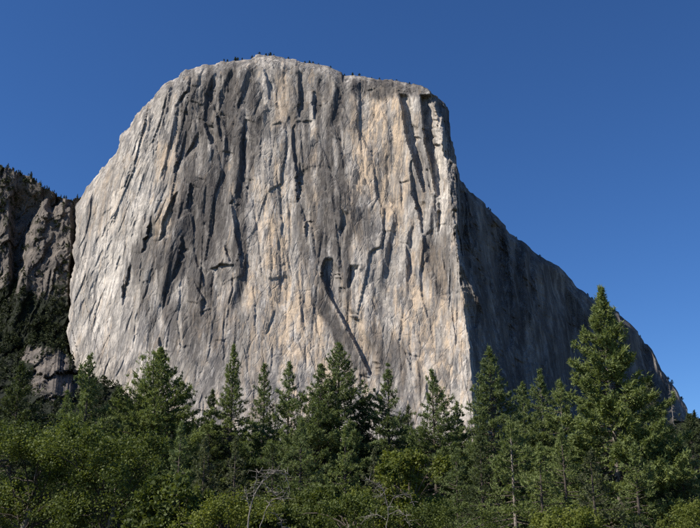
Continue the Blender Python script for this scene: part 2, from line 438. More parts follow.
# corners and flakes, read off the wall: line of the edge and the width of its shade
for a in [
    ([(185, 131), (181, 150), (173, 172)], 6), ([(176, 192), (170, 202), (162, 220), (160, 240)], 8),
    ([(190, 184), (186, 208)], 6), ([(187, 190), (181, 206), (176, 224)], 3), ([(192, 71), (186, 90), (176, 106)], 5),
    ([(213, 78), (210, 92), (208, 106)], 5), ([(214, 107), (217, 122), (220, 141)], 6), ([(204, 124), (210, 143)], 7),
    ([(197, 132), (191, 144), (184, 159)], 5), ([(243, 126), (240, 150), (246, 180)], 4), ([(230, 184), (232, 213), (237, 239), (241, 268)], 5),
    ([(224, 246), (230, 262)], 6), ([(298, 70), (299, 90), (298, 118)], 7), ([(312, 92), (313, 106), (314, 121)], 6),
    ([(293, 124), (292, 146), (296, 182), (297, 202)], 5), ([(303, 209), (304, 225), (306, 239)], 5), ([(298, 163), (298, 202)], 6),
    ([(315, 124), (320, 146), (328, 163), (332, 180)], 4), ([(322, 233), (318, 255), (315, 276)], 4),
    ([(349, 266), (348, 276), (347, 288)], 7, 8, 0.8, 1.3, [9, 8, 2]), ([(341, 210), (339, 236)], 5),
    ([(373, 100), (374, 123)], 4), ([(399, 95), (402, 110), (406, 137), (413, 162), (423, 192)], 9, 12, 1.4, 1.4, [6, 8, 10, 9, 4]),
    ([(420, 96), (422, 120), (425, 148), (430, 170), (436, 196)], 11, 8, 1.3, 1.4, [11, 11, 11, 9, 4]),
    ([(411, 158), (410, 194), (418, 213), (424, 243)], 9), ([(425, 168), (429, 194)], 5), ([(438, 203), (438, 231)], 7),
    ([(433, 190), (435, 214), (439, 240)], 4), ([(324, 259), (321, 268), (322, 278), (326, 290), (331, 300), (341, 318), (356, 346), (369, 374)], 11, 16, 0.7, 1.6, [7, 13, 15, 14, 12, 12, 13, 9]),
    ([(274, 310), (270, 322), (265, 334)], 3), ([(124, 280), (121, 305)], 6), ([(151, 216), (147, 230), (141, 252)], 7),
    ([(129, 262), (126, 280), (122, 298)], 6), ([(141, 258), (138, 283)], 4), ([(149, 278), (144, 298)], 4), ([(166, 278), (162, 310)], 4),
    ([(193, 216), (193, 254)], 4), ([(194, 252), (198, 268), (203, 287)], 5), ([(194, 280), (202, 297), (200, 316)], 6),
    ([(158, 338), (159, 359)], 6), ([(103, 247), (99, 256), (93, 268)], 3), ([(112, 236), (106, 252)], 3), ([(119, 150), (112, 172)], 3),
    ([(140, 130), (131, 156), (124, 186)], 3), ([(152, 112), (146, 140)], 3), ([(165, 98), (160, 116)], 4), ([(174, 82), (168, 96)], 4),
    ([(230, 70), (226, 96)], 4), ([(248, 76), (238, 104), (232, 128)], 4), ([(262, 92), (252, 118)], 3), ([(262, 130), (258, 168), (262, 196)], 3),
    ([(274, 140), (268, 172)], 3), ([(282, 150), (279, 190), (281, 236)], 3), ([(250, 190), (256, 230), (262, 280)], 3),
    ([(268, 210), (271, 260), (269, 310)], 2.5), ([(283, 240), (286, 290), (284, 340)], 2.5), ([(246, 290), (249, 340), (246, 380)], 2.5),
    ([(331, 180), (334, 214)], 4), ([(344, 150), (348, 190), (350, 214)], 3), ([(356, 100), (360, 150), (366, 190)], 3), ([(336, 96), (332, 120)], 3),
    ([(382, 110), (386, 160), (388, 200)], 2.5), ([(372, 150), (376, 196)], 3), ([(398, 170), (402, 214)], 3), ([(394, 215), (398, 236)], 3),
    ([(361, 270), (370, 296), (378, 318)], 3), ([(372, 262), (374, 300)], 2.5), ([(402, 236), (408, 262), (414, 290)], 4), ([(440, 240), (446, 280)], 4),
    ([(425, 300), (432, 340), (440, 380)], 2.5), ([(404, 300), (398, 340), (401, 376)], 3), ([(390, 330), (404, 352), (416, 384)], 4),
    ([(450, 300), (456, 350)], 3), ([(380, 360), (376, 400)], 3), ([(300, 250), (303, 300), (300, 340)], 2.5), ([(311, 290), (316, 330), (326, 360)], 3),
    ([(226, 300), (222, 330), (224, 370)], 3), ([(240, 310), (236, 350)], 2.5), ([(208, 300), (212, 330), (206, 362)], 3),
    ([(180, 290), (176, 320), (180, 352)], 4), ([(170, 320), (166, 350)], 3), ([(214, 210), (210, 240)], 4), ([(205, 180), (203, 214), (208, 240)], 4),
    ([(182, 236), (176, 262), (170, 282)], 5), ([(152, 262), (147, 284)], 4), ([(134, 220), (130, 244)], 3), ([(112, 290), (107, 322), (110, 346)], 2.5),
    ([(96, 300), (93, 330)], 2.5), ([(136, 310), (132, 350)], 3), ([(148, 330), (144, 380)], 2.5), ([(86, 240), (80, 262)], 3), ([(98, 200), (90, 226)], 2.5),
    ([(480, 215), (478, 260), (484, 300)], 4, 12), ([(500, 236), (506, 300), (510, 350)], 4, 12), ([(536, 270), (542, 330), (540, 380)], 5, 14), ([(566, 290), (572, 350)], 4, 12),
    ([(612, 316), (616, 350), (626, 384)], 6, 14), ([(636, 332), (642, 356), (652, 392)], 6, 12), ([(656, 362), (664, 384), (672, 408)], 4, 10),
]:
    if a[1] <= 4 and a[0][0][0] < 470: a = (a[0], a[1] * 0.55)
    crack(*a)
for a in [
    ([(392, 88), (404, 91), (418, 91), (434, 96)], 3), ([(364, 91), (376, 88)], 3), ([(296, 121), (313, 120)], 3), ([(272, 123.5), (283, 122)], 3),
    ([(210, 268), (220, 264), (234, 265)], 5), ([(332, 137), (342, 138)], 2), ([(398, 181), (410, 180)], 2.5), ([(399, 242), (408, 243)], 2),
    ([(348, 269), (356, 268), (362, 270)], 2.5), ([(245, 177), (254, 180)], 3), ([(438, 224), (446, 223)], 3),
    ([(154, 198), (166, 204)], 1.5), ([(196, 176), (206, 180)], 2.5), ([(186, 300), (198, 303)], 3), ([(200, 312), (212, 308)], 3), ([(374, 228), (400, 232), (412, 236)], 1.5),
    ([(170, 340), (184, 346), (192, 344)], 2), ([(214, 340), (228, 338)], 2), ([(360, 374), (370, 378)], 3), ([(404, 352), (420, 356)], 2), ([(190, 100), (204, 104)], 3),
    ([(222, 150), (234, 152)], 3), ([(262, 112), (272, 108)], 2), ([(180, 110), (190, 114)], 3), ([(196, 116), (206, 120)], 3),
]:
    roof(a[0], a[1] * 0.6 if a[1] < 3.5 else a[1])

# finer cracks between them: long thin joints, a few short flakes
for _ in range(110):
    x, y = crng.uniform(74, 462), crng.uniform(62, 400)
    if x > 388 and y < 190: continue
    L = crng.uniform(14, 90) * (1.0 if x > 180 else 0.5)
    sl = (-0.38 if x < 180 else -0.08 if x < 250 else 0.05) + crng.normal(0, 0.06)
    q = L * sl
    crack([(x, y), (x + 0.5 * q + crng.normal(0, 1.0), y + L * 0.5), (x + q, y + L)], crng.uniform(0.6, 1.5), crng.uniform(3, 9), 1.2, 1.0)
for _ in range(8):
    x, y = crng.uniform(78, 455), crng.uniform(70, 420)
    if x > 380 and y < 210: continue
    L = crng.uniform(4, 13)
    roof([(x, y), (x + L * .5, y + crng.normal(0, 2)), (x + L, y + crng.normal(0, 3))], crng.uniform(0.6, 1.3))

B = at(PX, PY, cliff_depth(PX, PY))
bx, bz = B[..., 0], B[..., 2]
side = np.maximum(PX - nose_x(PY), 0)
shear = 0.28 * smooth(260, 110, PX)                       # flakes on the left lean to the right
bu = bx - shear * (bz - 400) + 1.2 * side
wu = bu + 14 * fbm(bu / 90, bz / 190, 21, 2); wv = bz + 36 * fbm(bu / 80, bz / 150, 22, 2)
rough = 0.5 + 0.9 * smooth(-0.3, 0.5, fbm(bu / 160, bz / 220, 23, 2)) + 0.5 * smooth(150, 70, PY)
rough *= 1 - 0.35 * smooth(300, 420, PY)
left_slabs = smooth(175, 120, PX)
calm = 1 - 0.55 * smooth(260, 350, PY)
rel2 = plates(wu / 66, wv / 180, 31, 2.6, 7.0, 4.0, 3.0, 110) * (1.15 * calm - 0.15)
rel2 += plates(wu / 25, wv / 74, 41, 1.0, 3.2, 1.9, 1.3, 45) * rough * calm
rel2 += plates(wu / 11, wv / 30, 51, 0.6, 1.6, 1.2, 0.6, 20) * rough * calm
rel2 += plates((wu + 0.5 * wv) / 26, (wv - 0.5 * wu) / 40, 61, 2.2, 3.6, 2.8, 1.6) * (0.25 + 0.9 * smooth(170, 80, PY) * smooth(330, 260, PX))
pl = bu / 74 + 0.8 * fbm(bu / 220, bz / 330, 29, 2)       # tall buttresses, steep on their right side
pf = pl - np.floor(pl)
rel2 += np.where(pf < 0.74, pf / 0.74, (1 - pf) / 0.26) ** 1.2 * 14 * smooth(-0.5, 0.6, fbm(bu / 110, bz / 240, 30, 2)) * (1.4 * calm - 0.4) * (1 - left_slabs)
rel2 += 12 * fbm(bu / 120, bz / 260, 25, 2) + 0.4 * fbm(bu / 5, bz / 12, 27, 3, 0.6) * rough
relief = 1.15 * REL.reshape(PX.shape) + rel2 * (0.78 - 0.15 * left_slabs) * np.where(side > 0, 3.2, 1.0) * (1 - 0.65 * smooth(388, 402, PX) * smooth(215, 180, PY) * (side <= 0))
edge = np.minimum(1, np.linspace(0, 1, 490)[:, None] / (0.05 - 0.025 * smooth(180, 240, PX)))
round_off = 55 * (1 - np.sqrt(1 - (1 - edge) ** 2)) * smooth(436, 400, PX) + 34 * (1 - edge) ** 2 * smooth(420, 470, PX)
Y = cliff_depth(PX, PY) - relief * (0.6 + 0.4 * edge) + round_off

zn = fbm(PX / 6, PY / 42, 301, 4, 0.6)
def zone(cx, cy, rx, ry, tilt=0.0, nz=0.75):
    dx = (PX - cx) + tilt * (PY - cy); dy = PY - cy
    return np.clip((1 - (dx / rx) ** 2 - (dy / ry) ** 2 + nz * zn) * 1.3, 0, 1)
mx = lambda *z: np.max(np.stack(z), axis=0)
tan_a = mx(zone(272, 270, 24, 110), zone(255, 340, 16, 80) * 0.7, zone(300, 330, 30, 80) * 0.9, zone(374, 160, 30, 80), zone(352, 210, 14, 60) * 0.6, zone(428, 330, 42, 80) * 0.9,
           zone(168, 214, 12, 40, 0.3), zone(166, 155, 10, 36, 0.2) * 0.7, zone(395, 110, 12, 34), zone(285, 100, 12, 34) * 0.8, zone(355, 340, 34, 60) * 0.8,
           zone(394, 195, 16, 50) * 0.8, zone(110, 200, 16, 40, 0.3) * 0.4, zone(215, 315, 22, 36) * 0.6, zone(312, 190, 10, 60) * 0.5)
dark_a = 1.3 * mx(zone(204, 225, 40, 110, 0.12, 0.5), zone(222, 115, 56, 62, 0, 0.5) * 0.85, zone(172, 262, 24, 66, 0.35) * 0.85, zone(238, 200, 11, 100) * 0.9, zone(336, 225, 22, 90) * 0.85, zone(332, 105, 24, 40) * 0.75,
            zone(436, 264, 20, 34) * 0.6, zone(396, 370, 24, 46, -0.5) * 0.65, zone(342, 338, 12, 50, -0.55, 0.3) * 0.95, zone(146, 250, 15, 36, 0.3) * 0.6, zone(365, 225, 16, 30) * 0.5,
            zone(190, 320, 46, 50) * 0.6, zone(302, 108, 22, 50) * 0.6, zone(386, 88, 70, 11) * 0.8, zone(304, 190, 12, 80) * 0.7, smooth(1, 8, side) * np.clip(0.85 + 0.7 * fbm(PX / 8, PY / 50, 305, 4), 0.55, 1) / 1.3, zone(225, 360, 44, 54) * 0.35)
pale_a = mx(zone(100, 300, 52, 140, 0.25), zone(128, 190, 40, 110, 0.35) * 0.9, zone(290, 250, 9, 120) * 0.9, zone(262, 235, 7, 80), zone(297, 84, 16, 34) * 0.8, zone(264, 92, 14, 44) * 0.6,
            zone(412, 130, 8, 46), zone(441, 180, 9, 70), zone(362, 300, 10, 40) * 0.8, zone(420, 268, 4, 34), zone(460, 370, 12, 60), zone(130, 380, 60, 50) * 0.8, zone(244, 360, 10, 60) * 0.6, zone(346, 90, 6, 30, 0.4))
def patches(u, v, seed):
    best = np.full(u.shape, 9e9); h = np.zeros_like(u); iu, iv = np.floor(u), np.floor(v)
    for du in (-1, 0, 1):
        for dv in (-1, 0, 1):
            cu, cv = iu + du, iv + dv
            d = (u - cu - 0.1 - 0.8 * hash2(cu, cv, seed)) ** 2 + (v - cv - 0.1 - 0.8 * hash2(cu, cv, seed + 1)) ** 2
            h = np.where(d < best, hash2(cu, cv, seed + 7), h); best = np.minimum(d, best)
    return h
patch = 0.5 * patches(wu / 25, wv / 74, 41) + 0.3 * patches(wu / 66, wv / 180, 31) + 0.2 * patches(wu / 11, wv / 30, 51)

# rows that carry the rock back over the summit, out of sight behind the skyline
nb = 14
bk = np.linspace(0, 1, nb + 1)[1:][::-1][:, None]
cxm, cym = 330.0, 330.0
bpx = PX[0] + (cxm - PX[0]) * 0.10 * bk ** 0.8
bpy_ = PY[0] + (cym - PY[0]) * 0.10 * bk ** 0.8
bY = Y[0] + 420 * bk ** 1.1
PXa, PYa, Ya = np.vstack([bpx, PX]), np.vstack([bpy_, PY]), np.vstack([bY, Y])
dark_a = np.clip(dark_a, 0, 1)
ext = lambda z: np.vstack([np.repeat(z[:1], nb, 0), z])
CL = at(PXa, PYa, Ya)
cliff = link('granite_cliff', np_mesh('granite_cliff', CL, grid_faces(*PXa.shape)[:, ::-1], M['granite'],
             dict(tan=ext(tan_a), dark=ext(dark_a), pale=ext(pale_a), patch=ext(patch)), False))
tag(cliff, 'huge pale granite cliff with a sunlit face and a shaded blue-grey side', kind='structure')

# ------------------------------------------------------------------ dark ridge on the left and the scree slope below
R_TOP = [(-170, 140), (-60, 150), (0, 165), (6, 167), (20, 173), (33, 178), (42, 186), (51, 191), (60, 197), (69, 200), (80, 199), (96, 190), (130, 200)]
R_FOOT = [(-170, 420), (-60, 420), (0, 420), (10, 420), (25, 420), (38, 420), (46, 420), (55, 420), (64, 420), (74, 420), (84, 420), (110, 420), (140, 420)]
RX, RY = fan_grid(R_TOP, R_FOOT, 240, 270, 1.2, 77, 1.0, None, (-1, 84, 0.22))
Yr = 2150 + 0 * RX - 0.75 * (RY - 180)                     # leans back
# the buttress standing in front of the ridge, with a shaded gully to its left and right
but_l = np.interp(RY, [200, 215, 240, 262, 300, 350, 420], [44, 36, 30, 24, 14, 4, -10]) + 3 * fbm(RX / 12, RY / 14, 71, 2)
but_r = np.interp(RY, [200, 215, 240, 300, 420], [71, 73, 73, 71, 69]) + 1.5 * fbm(RX / 9, RY / 12, 72, 2)
inb = smooth(-5, 5, RX - but_l) * smooth(2, -3, RX - but_r) * smooth(200, 212, RY + 6 * fbm(RX / 9, RY / 30, 75, 3))
Yr -= 85 * inb
Yr += 60 * smooth(8, 16, RX) * (1 - inb) * smooth(180, 215, RY)
rb = at(RX, RY, Yr)
u, v = rb[..., 0], rb[..., 2]
wu, wv = u + 18 * fbm(u / 60, v / 90, 81, 3), v + 30 * fbm(u / 60, v / 90, 82, 3)
rr_ = plates(wu / 40, wv / 90, 83, 7, 14, 9, 6, 90) + plates(wu / 19, wv / 40, 84, 3.5, 6.5, 4.5, 2.5, 60) + plates(wu / 9, wv / 16, 85, 1.8, 3, 2.4, 1, 25) + 8 * fbm(u / 70, v / 110, 86, 2)
Yr -= rr_ * np.minimum(1, np.linspace(0.15, 1, 270)[:, None] * 6)
scrub = smooth(255, 330, RY) * 0.7 + 0.15 * (1 - inb)
bk = np.linspace(0, 1, 9)[1:][::-1][:, None]
RXa = np.vstack([RX[0] + 0 * bk, RX]); RYa = np.vstack([RY[0] + 14 * bk, RY]); Ya = np.vstack([Yr[0] + 500 * bk, Yr])
RV = at(RXa, RYa, Ya)
ridge = link('rocky_ridge', np_mesh('rocky_ridge', RV, grid_faces(*RXa.shape)[:, ::-1], M['rock'], dict(scrub=np.vstack([np.repeat(scrub[:1], 8, 0), scrub]))))
tag(ridge, 'dark wooded rocky ridge left of the pale cliff', kind='structure')

T_TOP = [(-190, 300), (-80, 318), (0, 336), (22, 346), (40, 338), (56, 340), (66, 352), (76, 368), (90, 377), (103, 384), (117, 390), (131, 403), (150, 414), (190, 428), (260, 442), (350, 446), (480, 448), (600, 440), (690, 420), (760, 420), (900, 430)]
T_FOOT = [(x * 1.15 - 25, 534.5) for x, _ in T_TOP]
TX, TY = fan_grid(T_TOP, T_FOOT, 360, 130, 1.6, 91, 1.5, None, (-1, 150, 0.22))
fr = np.linspace(0, 1, 130)[:, None] ** 1.5
top_Y = np.interp(TX[0], [-190, 76, 150, 300, 480, 700, 900], [1900, 1640, 1500, 1400, 1370, 1480, 1700])
Yt = top_Y * (1 - fr) + 640 * fr ** 0.8
tb = at(TX, TY, Yt); u, v = tb[..., 0], tb[..., 2]
wu, wv = u + 16 * fbm(u / 50, v / 50, 92, 3), v + 16 * fbm(u / 50, v / 50, 93, 3)
rt = plates(wu / 50, wv / 70, 94, 16, 26, 18, 12, 60) + plates(wu / 20, wv / 30, 95, 7, 11, 8, 5, 40) + plates(wu / 8, wv / 12, 96, 2.4, 4, 3, 1.4, 25)
Yt -= rt * (0.25 + 0.75 * smooth(120, 80, TX)) * np.minimum(1, fr * 30 + 0.3)
scr_t = np.clip(0.75 - 0.9 * np.exp(-(((TX - 55) / 30) ** 2 + ((TY - 378) / 28) ** 2)) - 0.9 * np.exp(-(((TX - 33) / 12) ** 2 + ((TY - 355) / 7) ** 2)), 0, 1)
bk = np.linspace(0, 1, 7)[1:][::-1][:, None]
TXa = np.vstack([TX[0] + 0 * bk, TX]); TYa = np.vstack([TY[0] + 10 * bk, TY]); Ya = np.vstack([Yt[0] + 200 * bk, Yt])
TV = at(TXa, TYa, Ya)
slope = link('scree_slope', np_mesh('scree_slope', TV, grid_faces(*TXa.shape)[:, ::-1], M['rock'], dict(scrub=np.vstack([np.repeat(scr_t[:1], 6, 0), scr_t]))))
tag(slope, 'scrubby rock slope at the foot of the cliffs', kind='structure')

# ------------------------------------------------------------------ far small trees
rng = np.random.default_rng(11)

def far_tree_arrays(rng, h, w, n=46):
    """ragged little conifer or shrub for the far slopes: leaf clump faces round a stem"""
    z = rng.random(n) ** 0.8 * h
    r = w * (1 - z / h) ** 0.7 * rng.uniform(0.35, 1.0, n)
    a = rng.uniform(0, 6.283, n)
    c = np.stack([r * np.cos(a), r * np.sin(a), z], -1)
    s = (0.22 * w + 0.10 * h * (1 - z / h) * 0.5)[:, None, None]
    tri = rng.normal(0, 1, (n, 3, 3)) * s + c[:, None]
    tri[:, :, 2] = np.clip(tri[:, :, 2], 0, None)
    return tri.reshape(-1, 3), np.clip(rng.normal(0.5, 0.25, n), 0, 1).repeat(3)

def stem_arrays(h, r):
    V, Fq = tubes([(np.array([[0, 0, -0.3], [0, 0, h * 0.5], [0, 0, h]]), [r, r * 0.7, 0.02])], 5)
    return V, Fq

def scatter_stuff(name, label, pts, sizes, n, mat, wr=0.33):
    Vs, Cs = [], []
    for p, s in zip(pts, sizes):
        V, c = far_tree_arrays(rng, s, s * wr * rng.uniform(0.8, 1.5), n)
        Vs.append(V + p); Cs.append(c)
    V = np.concatenate(Vs)
    o = link(name, np_mesh(name, V, np.arange(len(V)).reshape(-1, 3), mat, dict(var=np.concatenate(Cs))))
    return tag(o, label, kind='stuff')

# scrub on the ridge
m = rng.random(RX.shape) < 0.09 * np.clip(scrub + 0.5 * fbm(RX / 8, RY / 10, 101, 3), 0, 1)
m &= (RX > -60) & (RX < 90)
pts = at(RX, RY, Yr)[m]
scatter_stuff('ridge_scrub', 'dark scrub and low trees covering the rocky ridge', pts - [0, 2, 1], rng.uniform(5, 13, len(pts)), 30, M['far'], 0.5)
# woods on the scree slope
m = rng.random(TX.shape) < 0.11 * np.where((TX > 150) | (TX < -5), 2.0, 1.0) * np.clip(scr_t + 0.35 * fbm(TX / 7, TY / 7, 102, 3), 0, 1)
m &= (TX > -60) & (TX < 780)
pts = at(TX, TY, Yt)[m]
scatter_stuff('slope_wood', 'dark scrub and woods covering the slope below the cliffs', pts - [0, 2, 1], rng.uniform(6, 18, len(pts)) * np.interp(pts[:, 1], [600, 1600], [0.7, 1]), 26, M['far'], 0.45)

# little trees along the skylines, each a tree of its own
FAR = []
for k in range(5):
    h = 1.0
    V, c = far_tree_arrays(np.random.default_rng(200 + k), h, 0.2 + 0.04 * k, 90)
    crown_me = np_mesh('far_crown', V, np.arange(len(V)).reshape(-1, 3), M['far'], dict(var=c))
    V, q = stem_arrays(0.95, 0.022)
    FAR.append((crown_me, np_mesh('far_trunk', V, q, M['bark'])))

def far_tree(p, h, k, label, group, squat=1.0):
    e = bpy.data.objects.new('skyline_tree', None); col.objects.link(e)
    e.location = p; e.scale = (h * squat, h * squat, h); e.rotation_euler.z = k * 1.7
    tag(e, label, 'tree', group)
    cm, tm = FAR[k % 5]
    link('crown', cm, e); link('trunk', tm, e)

def nth(i):
    return str(i) + ('th' if 10 <= i % 100 <= 20 else {1: 'st', 2: 'nd', 3: 'rd'}.get(i % 10, 'th'))
k = 0
for q_, x in enumerate([6, 8, 13, 18, 20, 22, 31, 34, 36, 41, 44, 49, 52, 54, 56, 61, 64, 66, 71, 73, 77]):
    i = int(np.argmin(np.abs(RX[0] - x)))
    p = at(RX[0, i], RY[0, i] + 0.7, Yr[0, i] - 1)
    far_tree(p, 6 + 11 * rng.random() ** 2 + 3 * rng.random(), k, nth(q_ + 1) + ' small dark conifer from the left along the crest of the left ridge', 'conifers along the left ridge crest'); k += 1
for q_, (x, h) in enumerate([(224, 9), (228, 7), (235, 10), (238, 11), (242, 8), (252, 9), (259, 8), (266, 10), (270, 12), (274, 8), (288, 6), (305, 7), (309, 9), (313, 8), (318, 6), (331, 6), (345, 9), (353, 8), (359, 8), (372, 6), (380, 7), (396, 6), (410, 6)]):
    i = int(np.argmin(np.abs(PX[0] - x) + 10 * (PY[0] > 110)))
    p = at(PX[0, i], PY[0, i] + 0.4, Y[0, i])
    far_tree(p, h * rng.uniform(0.7, 1.15), k, nth(q_ + 1) + ' tiny dark tree from the left on the summit rim of the pale cliff', 'trees on the cliff summit', 1.5); k += 1
for q_, (x, h) in enumerate([(488, 5), (491, 6), (517, 5), (541, 5), (588, 6), (592, 5), (640, 5), (668, 8), (671, 9), (682, 8)]):
    i = int(np.argmin(np.abs(PX[0] - x)))
    p = at(PX[0, i], PY[0, i] + 0.5, Y[0, i])
    far_tree(p, h, k, nth(q_ + 1) + ' tiny dark tree from the top down the sloping right skyline of the cliff', 'trees on the right skyline', 1.8); k += 1

# ------------------------------------------------------------------ near trees
def cards(cent, dirs, length, width, rng, per):
    """needle sprays: per triangles round each centre, pointing mostly along dirs"""
    n = len(cent)
    c = np.repeat(cent, per, 0); d = np.repeat(dirs, per, 0)
    ln = np.repeat(length, per) * rng.uniform(0.6, 1.25, n * per)
    dd = d * 0.75 + rng.normal(0, 0.62, (n * per, 3))
    dd /= np.linalg.norm(dd, axis=1, keepdims=True) + 1e-9
    nrm = rng.normal(0, 0.55, (n * per, 3)) + [-0.25, -0.2, 0.7]
    sd = np.cross(dd, nrm); sd /= np.linalg.norm(sd, axis=1, keepdims=True) + 1e-9
    w = (width * rng.uniform(0.7, 1.3, n * per))[:, None]
    c = c + rng.normal(0, 1, (n * per, 3)) * (0.22 * ln)[:, None]
    tip = c + dd * ln[:, None]
    V = np.stack([c - sd * w, tip, c + sd * w], 1)
    return V.reshape(-1, 3)

def conifer(H, rad, seed, mat, base=0.12, cone=0.8, dens=1.0, gappy=0.25, tuft=0.55, lift=0.35, lumpy=0.35, bark_m='bark', tops=1):
    """returns trunk mesh, limb mesh, crown mesh"""
    rng = np.random.default_rng(seed)
    lean = rng.normal(0, 0.006, 2)
    zt = np.linspace(0, H, 14)
    wob = np.cumsum(rng.normal(0, 0.03, (14, 2)), 0) * 0.4
    tr = np.stack([lean[0] * zt + wob[:, 0], lean[1] * zt + wob[:, 1], zt], -1)
    tr[0, 2] = -0.5
    r0 = 0.012 * H + 0.06
    chains_t = [(tr, r0 * (1 - zt / H) ** 0.85 + 0.02)]
    if tops > 1:
        for q in range(tops - 1):
            zb = H * rng.uniform(0.62, 0.75); ze = H * rng.uniform(0.92, 0.98); a = rng.uniform(0, 6.28)
            b = np.array([np.interp(zb, zt, tr[:, 0]), np.interp(zb, zt, tr[:, 1]), zb])
            o = rad * 0.28 * np.array([math.cos(a), math.sin(a), 0])
            P = np.array([b, b + o * 0.7 + [0, 0, (ze - zb) * 0.3], b + o + [0, 0, (ze - zb)]])
            chains_t.append((P, np.array([0.10, 0.08, 0.02])))
    gappy *= 0.6; tuft *= 1.08
    nb = int(H * (1 - base) * 6.3 * dens)
    limbs, cen, dr, var = [], [], [], []
    ph = rng.uniform(0, 6.28, 6)
    lobe = lambda h, a: 1 + lumpy * (0.5 * math.sin(9 * h + ph[0] + 1.3 * math.sin(a + ph[1])) + 0.5 * math.sin(21 * h + ph[2] + 2 * a) + 0.3 * math.sin(3 * a + ph[3]))
    axes = [(tr, 1.0, base, 1.0)]
    for b in range(nb):
        h = (b + rng.random()) / nb
        a = b * 2.399 + rng.normal(0, 0.5)
        if rng.random() < gappy * (0.35 + 0.65 * (0.5 + 0.5 * math.sin(17 * h + ph[4]))): continue
        z = H * (base + (1 - base) * h)
        prof = min(1.0, (1 - h) / cone) ** 0.74 * (1 - 0.3 * h) * min(1.0, 0.7 + h / 0.3) + 0.02
        L = rad * prof * max(0.35, lobe(h, a)) * rng.uniform(0.72, 1.12)
        el0 = math.radians(np.interp(h, [0, 0.4, 0.8, 1.0], [-22, -8, 18, 55])) + rng.normal(0, 0.13)
        n = max(3, int(L / 0.9) + 2)
        s = np.linspace(0, 1, n)
        el = el0 + lift * s ** 1.6 * rng.uniform(0.6, 1.5)
        az = a + 0.25 * rng.normal() * s
        st = L / (n - 1)
        dirs = np.stack([np.cos(el) * np.cos(az), np.cos(el) * np.sin(az), np.sin(el)], -1)
        P = np.cumsum(dirs * st, 0); P = P - P[0]
        org = np.array([np.interp(z, zt, tr[:, 0]), np.interp(z, zt, tr[:, 1]), z])
        P = P + org
        if L > 1.1: limbs.append((P, 0.02 + 0.016 * L * (1 - s)))
        k = max(3, int((1 + L * 2.8) * (1 + 0.25 * L)))
        t = rng.uniform(0.12 if h > 0.6 else 0.25, 1.0, k) ** 0.75
        q = np.stack([np.interp(t, s, P[:, j]) for j in range(3)], -1)
        lat = np.array([-math.sin(a), math.cos(a), 0.0])
        spread = (0.34 * L * (1.08 - t) + 0.12) * rng.normal(0, 0.62, k)
        q = q + lat * spread[:, None]
        q[:, 2] += rng.normal(0.05, 0.12 + 0.01 * L, k) - 0.10 * np.abs(spread)
        d = np.stack([np.interp(t, s, dirs[:, j]) for j in range(3)], -1) + lat * np.sign(spread)[:, None] * 0.5 + [0, 0, 0.35]
        cen.append(q); dr.append(d); var.append(np.clip(rng.normal(0.45 + 0.25 * (t - 0.5), 0.2, k) + rng.normal(0, 0.12), 0, 1))
    # leader and tops
    for P, _ in chains_t:
        k = 10
        t = np.linspace(0.72, 1.0, k) if len(P) > 4 else np.linspace(0.25, 1.0, k)
        ss = np.linspace(0, 1, len(P))
        q = np.stack([np.interp(t, ss, P[:, j]) for j in range(3)], -1)
        if len(P) > 4: q = q[-4:]
        else:
            q = np.repeat(q, 8, 0); wd = np.repeat((1.1 - t) * rad * 0.26, 8)
            q = q + rng.normal(0, 1, q.shape) * wd[:, None] * [1, 1, 0.3]
        cen.append(q); dr.append(np.tile([0, 0, 1.0], (len(q), 1))); var.append(np.full(len(q), 0.6))
    cen, dr, var = np.concatenate(cen), np.concatenate(dr), np.concatenate(var)
    dr = dr / (np.linalg.norm(dr, axis=1, keepdims=True) + 1e-9)
    per = 8
    V = cards(cen, dr, np.full(len(cen), tuft), tuft * 0.165, rng, per)
    cv = np.repeat(np.clip(var.repeat(per) + rng.normal(0, 0.08, len(var) * per), 0, 1), 3)
    crown = np_mesh('crown', V, np.arange(len(V)).reshape(-1, 3), M[mat], dict(var=cv))
    tv, tq = tubes(chains_t, 9)
    trunk = np_mesh('trunk', tv, tq, M[bark_m], smooth_shade=True)
    lv, lq = tubes(limbs, 3)
    limb = np_mesh('limbs', lv, lq, M['bark'], smooth_shade=True)
    return trunk, limb, crown

def put_tree(name, meshes, loc, label, cat='tree', group=None, rz=0.0, sc=(1, 1, 1)):
    e = bpy.data.objects.new(name, None); col.objects.link(e)
    e.location = loc; e.rotation_euler.z = rz; e.scale = sc
    tag(e, label, cat, group)
    for nm, me in zip(('trunk', 'limbs', 'crown'), meshes):
        o = link(nm, me, e)
        if nm == 'limbs': o['kind'] = 'stuff'
    return e

def spot(px, py, Yd):
    """foot and height of an upright tree whose tip shows at px, py"""
    p = at(px, py, Yd)
    return (float(p[0]), float(Yd), -0.2), float(p[2]) + 0.2

G1 = 'tall conifers in front of the cliff'
